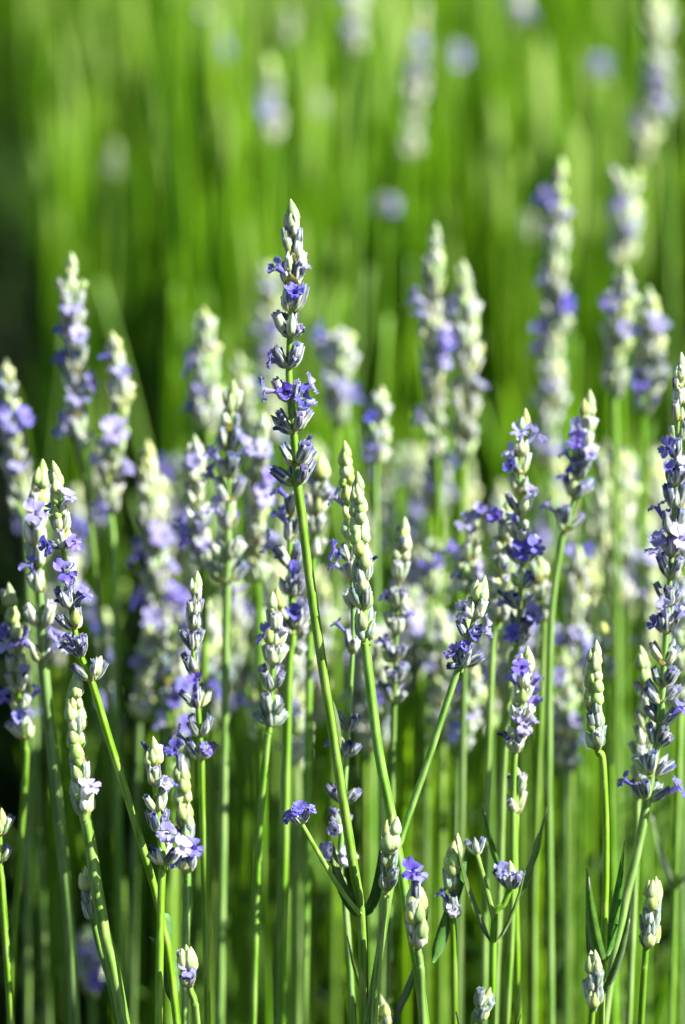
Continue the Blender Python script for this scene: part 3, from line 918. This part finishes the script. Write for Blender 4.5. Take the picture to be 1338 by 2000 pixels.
# ------------------------------------------------------------------ the mass of stalks and leaves behind (uncountable)
def np_mesh(name, V, F, mat, tint):
    me = bpy.data.meshes.new(name)
    nv, nf = len(V), len(F)
    me.vertices.add(nv)
    me.vertices.foreach_set('co', V.astype(np.float32).ravel())
    me.loops.add(nf * 4)
    me.loops.foreach_set('vertex_index', F.astype(np.int32).ravel())
    me.polygons.add(nf)
    me.polygons.foreach_set('loop_start', np.arange(0, nf * 4, 4, dtype=np.int32))
    me.polygons.foreach_set('use_smooth', np.ones(nf, dtype=bool))
    a = me.attributes.new('tint', 'FLOAT', 'POINT')
    a.data.foreach_set('value', tint.astype(np.float32))
    me.materials.append(mat)
    me.update(calc_edges=True)
    me.validate()
    return me

rn = np.random.default_rng(11)
def clump(x, y):
    return (np.sin(x * 31 + 1.3) + np.sin(x * 57 + y * 23 + .4) * .8 + np.sin(y * 17 + x * 11) * .7) / 2.5

def in_lane(x, y):
    z = y * .951 + .1
    sl = x / z
    keep = np.ones(len(x))
    for a, b, k, e in LANES:
        keep = np.where((sl > a) & (sl < b) & (z < e), np.minimum(keep, k), keep)
    return keep

def sow(n, y0, y1, half, tufts=0, spread=.016, lanes=1):
    out = []
    if tufts:
        ty = rn.uniform(y0, y1, tufts)
        tx = rn.uniform(-1, 1, tufts) * half(ty)
    while sum(len(a) for a in out) < n:
        m = n * 2
        if tufts:
            t = rn.integers(0, tufts, m)
            x = tx[t] + rn.normal(0, spread, m)
            y = ty[t] + rn.normal(0, spread, m)
            keep = rn.random(m) < (in_lane(x, y) if lanes else 1)
        else:
            y = rn.uniform(y0, y1, m)
            x = rn.uniform(-1, 1, m) * half(y)
            keep = rn.random(m) < np.clip(.42 + .95 * clump(x, y), .03, 1) * (in_lane(x, y) if lanes else 1)
        out.append(np.stack([x[keep], y[keep]], 1))
    return np.concatenate(out)[:n]

def stalk_mass(roots, hmin, hmax, rmin, rmax, lean):
    n = len(roots)
    T = np.array([0, .25, .5, .75, .88, .90, .94, .98, 1.0])
    plain = np.array([1.1, 1, .95, .85, .75, .72, .65, .5, .25])
    bud = np.array([1.1, 1, .95, .85, .75, 1.6, 2.0, 1.5, .4])
    kR, s = len(T), 5
    h = rn.uniform(hmin, hmax, n)
    lx, ly = rn.normal(0, lean, n), rn.normal(0, lean, n)
    bx, by = rn.normal(0, lean * .7, n), rn.normal(0, lean * .7, n)
    # nothing leans out into a bare lane
    ok = (rn.random(n) < in_lane(roots[:, 0] + h * (lx + bx), roots[:, 1] + h * (ly + by))) & (rn.random(n) < in_lane(roots[:, 0] + h * (lx * .5 + bx * .25), roots[:, 1] + h * (ly * .5 + by * .25)))
    roots, h, lx, ly, bx, by = roots[ok], h[ok], lx[ok], ly[ok], bx[ok], by[ok]
    n = len(roots)
    isb = rn.random(n) < .45
    r = rn.uniform(rmin, rmax, n)
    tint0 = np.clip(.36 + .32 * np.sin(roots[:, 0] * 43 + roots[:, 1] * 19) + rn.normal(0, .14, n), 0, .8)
    V = np.zeros((n, kR, s, 3))
    tint = np.zeros((n, kR, s))
    ph = rn.uniform(0, 6.28, n)
    for i, t in enumerate(T):
        cx = roots[:, 0] + h * (lx * t + bx * t * t)
        cy = roots[:, 1] + h * (ly * t + by * t * t)
        cz = h * t - .01
        rr = r * np.where(isb, bud[i], plain[i])
        for k in range(s):
            a = 2 * math.pi * k / s + ph
            V[:, i, k, 0] = cx + np.cos(a) * rr
            V[:, i, k, 1] = cy + np.sin(a) * rr
            V[:, i, k, 2] = cz
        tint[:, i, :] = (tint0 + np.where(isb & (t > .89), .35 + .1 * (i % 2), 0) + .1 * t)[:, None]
    idx = np.arange(n * kR * s).reshape(n, kR, s)
    F = np.stack([idx[:, :-1, :], np.roll(idx, -1, 2)[:, :-1, :], np.roll(idx, -1, 2)[:, 1:, :], idx[:, 1:, :]], -1).reshape(-1, 4)
    return V.reshape(-1, 3), F, np.clip(tint.reshape(-1), 0, 1)

def leaf_mass(roots, zmin, zmax, lmin, lmax, wmin, wmax):
    n = len(roots)
    kR = 5
    L = rn.uniform(lmin, lmax, n)
    wd = rn.uniform(wmin, wmax, n)
    z0 = rn.uniform(zmin, zmax, n)
    az = rn.uniform(0, 6.28, n)
    el = rn.uniform(.55, 1.35, n)
    d = np.stack([np.cos(az) * np.cos(el), np.sin(az) * np.cos(el), np.sin(el)], 1)
    sd = np.stack([-np.sin(az), np.cos(az), np.zeros(n)], 1)
    nn = np.cross(d, sd)
    tint0 = rn.random(n)
    V = np.zeros((n, kR, 4, 3))
    for i in range(kR):
        t = i / (kR - 1)
        c = np.stack([roots[:, 0], roots[:, 1], z0], 1) + d * (L * t)[:, None] + np.stack([np.cos(az), np.sin(az), -.3 + 0 * az], 1) * (L * .25 * t * t)[:, None]
        wv = (wd * max(.06, math.sin(math.pi * (t * .85 + .12))))[:, None]
        V[:, i, 0] = c - sd * wv - nn * wv * .3
        V[:, i, 1] = c
        V[:, i, 2] = c + sd * wv - nn * wv * .3
        V[:, i, 3] = c - nn * wv * .5
    idx = np.arange(n * kR * 4).reshape(n, kR, 4)
    F = np.stack([idx[:, :-1, :], np.roll(idx, -1, 2)[:, :-1, :], np.roll(idx, -1, 2)[:, 1:, :], idx[:, 1:, :]], -1).reshape(-1, 4)
    return V.reshape(-1, 3), F, np.repeat(tint0, kR * 4)

def stuff(name, label, parts, mat):
    Vs, Fs, Ts, b = [], [], [], 0
    for V, F, T in parts:
        Vs.append(V)
        Fs.append(F + b)
        Ts.append(T)
        b += len(V)
    o = link(bpy.data.objects.new(name, np_mesh(name, np.concatenate(Vs), np.concatenate(Fs), mat, np.concatenate(Ts))))
    o['kind'] = 'stuff'
    o['label'] = label
    o['category'] = 'foliage'

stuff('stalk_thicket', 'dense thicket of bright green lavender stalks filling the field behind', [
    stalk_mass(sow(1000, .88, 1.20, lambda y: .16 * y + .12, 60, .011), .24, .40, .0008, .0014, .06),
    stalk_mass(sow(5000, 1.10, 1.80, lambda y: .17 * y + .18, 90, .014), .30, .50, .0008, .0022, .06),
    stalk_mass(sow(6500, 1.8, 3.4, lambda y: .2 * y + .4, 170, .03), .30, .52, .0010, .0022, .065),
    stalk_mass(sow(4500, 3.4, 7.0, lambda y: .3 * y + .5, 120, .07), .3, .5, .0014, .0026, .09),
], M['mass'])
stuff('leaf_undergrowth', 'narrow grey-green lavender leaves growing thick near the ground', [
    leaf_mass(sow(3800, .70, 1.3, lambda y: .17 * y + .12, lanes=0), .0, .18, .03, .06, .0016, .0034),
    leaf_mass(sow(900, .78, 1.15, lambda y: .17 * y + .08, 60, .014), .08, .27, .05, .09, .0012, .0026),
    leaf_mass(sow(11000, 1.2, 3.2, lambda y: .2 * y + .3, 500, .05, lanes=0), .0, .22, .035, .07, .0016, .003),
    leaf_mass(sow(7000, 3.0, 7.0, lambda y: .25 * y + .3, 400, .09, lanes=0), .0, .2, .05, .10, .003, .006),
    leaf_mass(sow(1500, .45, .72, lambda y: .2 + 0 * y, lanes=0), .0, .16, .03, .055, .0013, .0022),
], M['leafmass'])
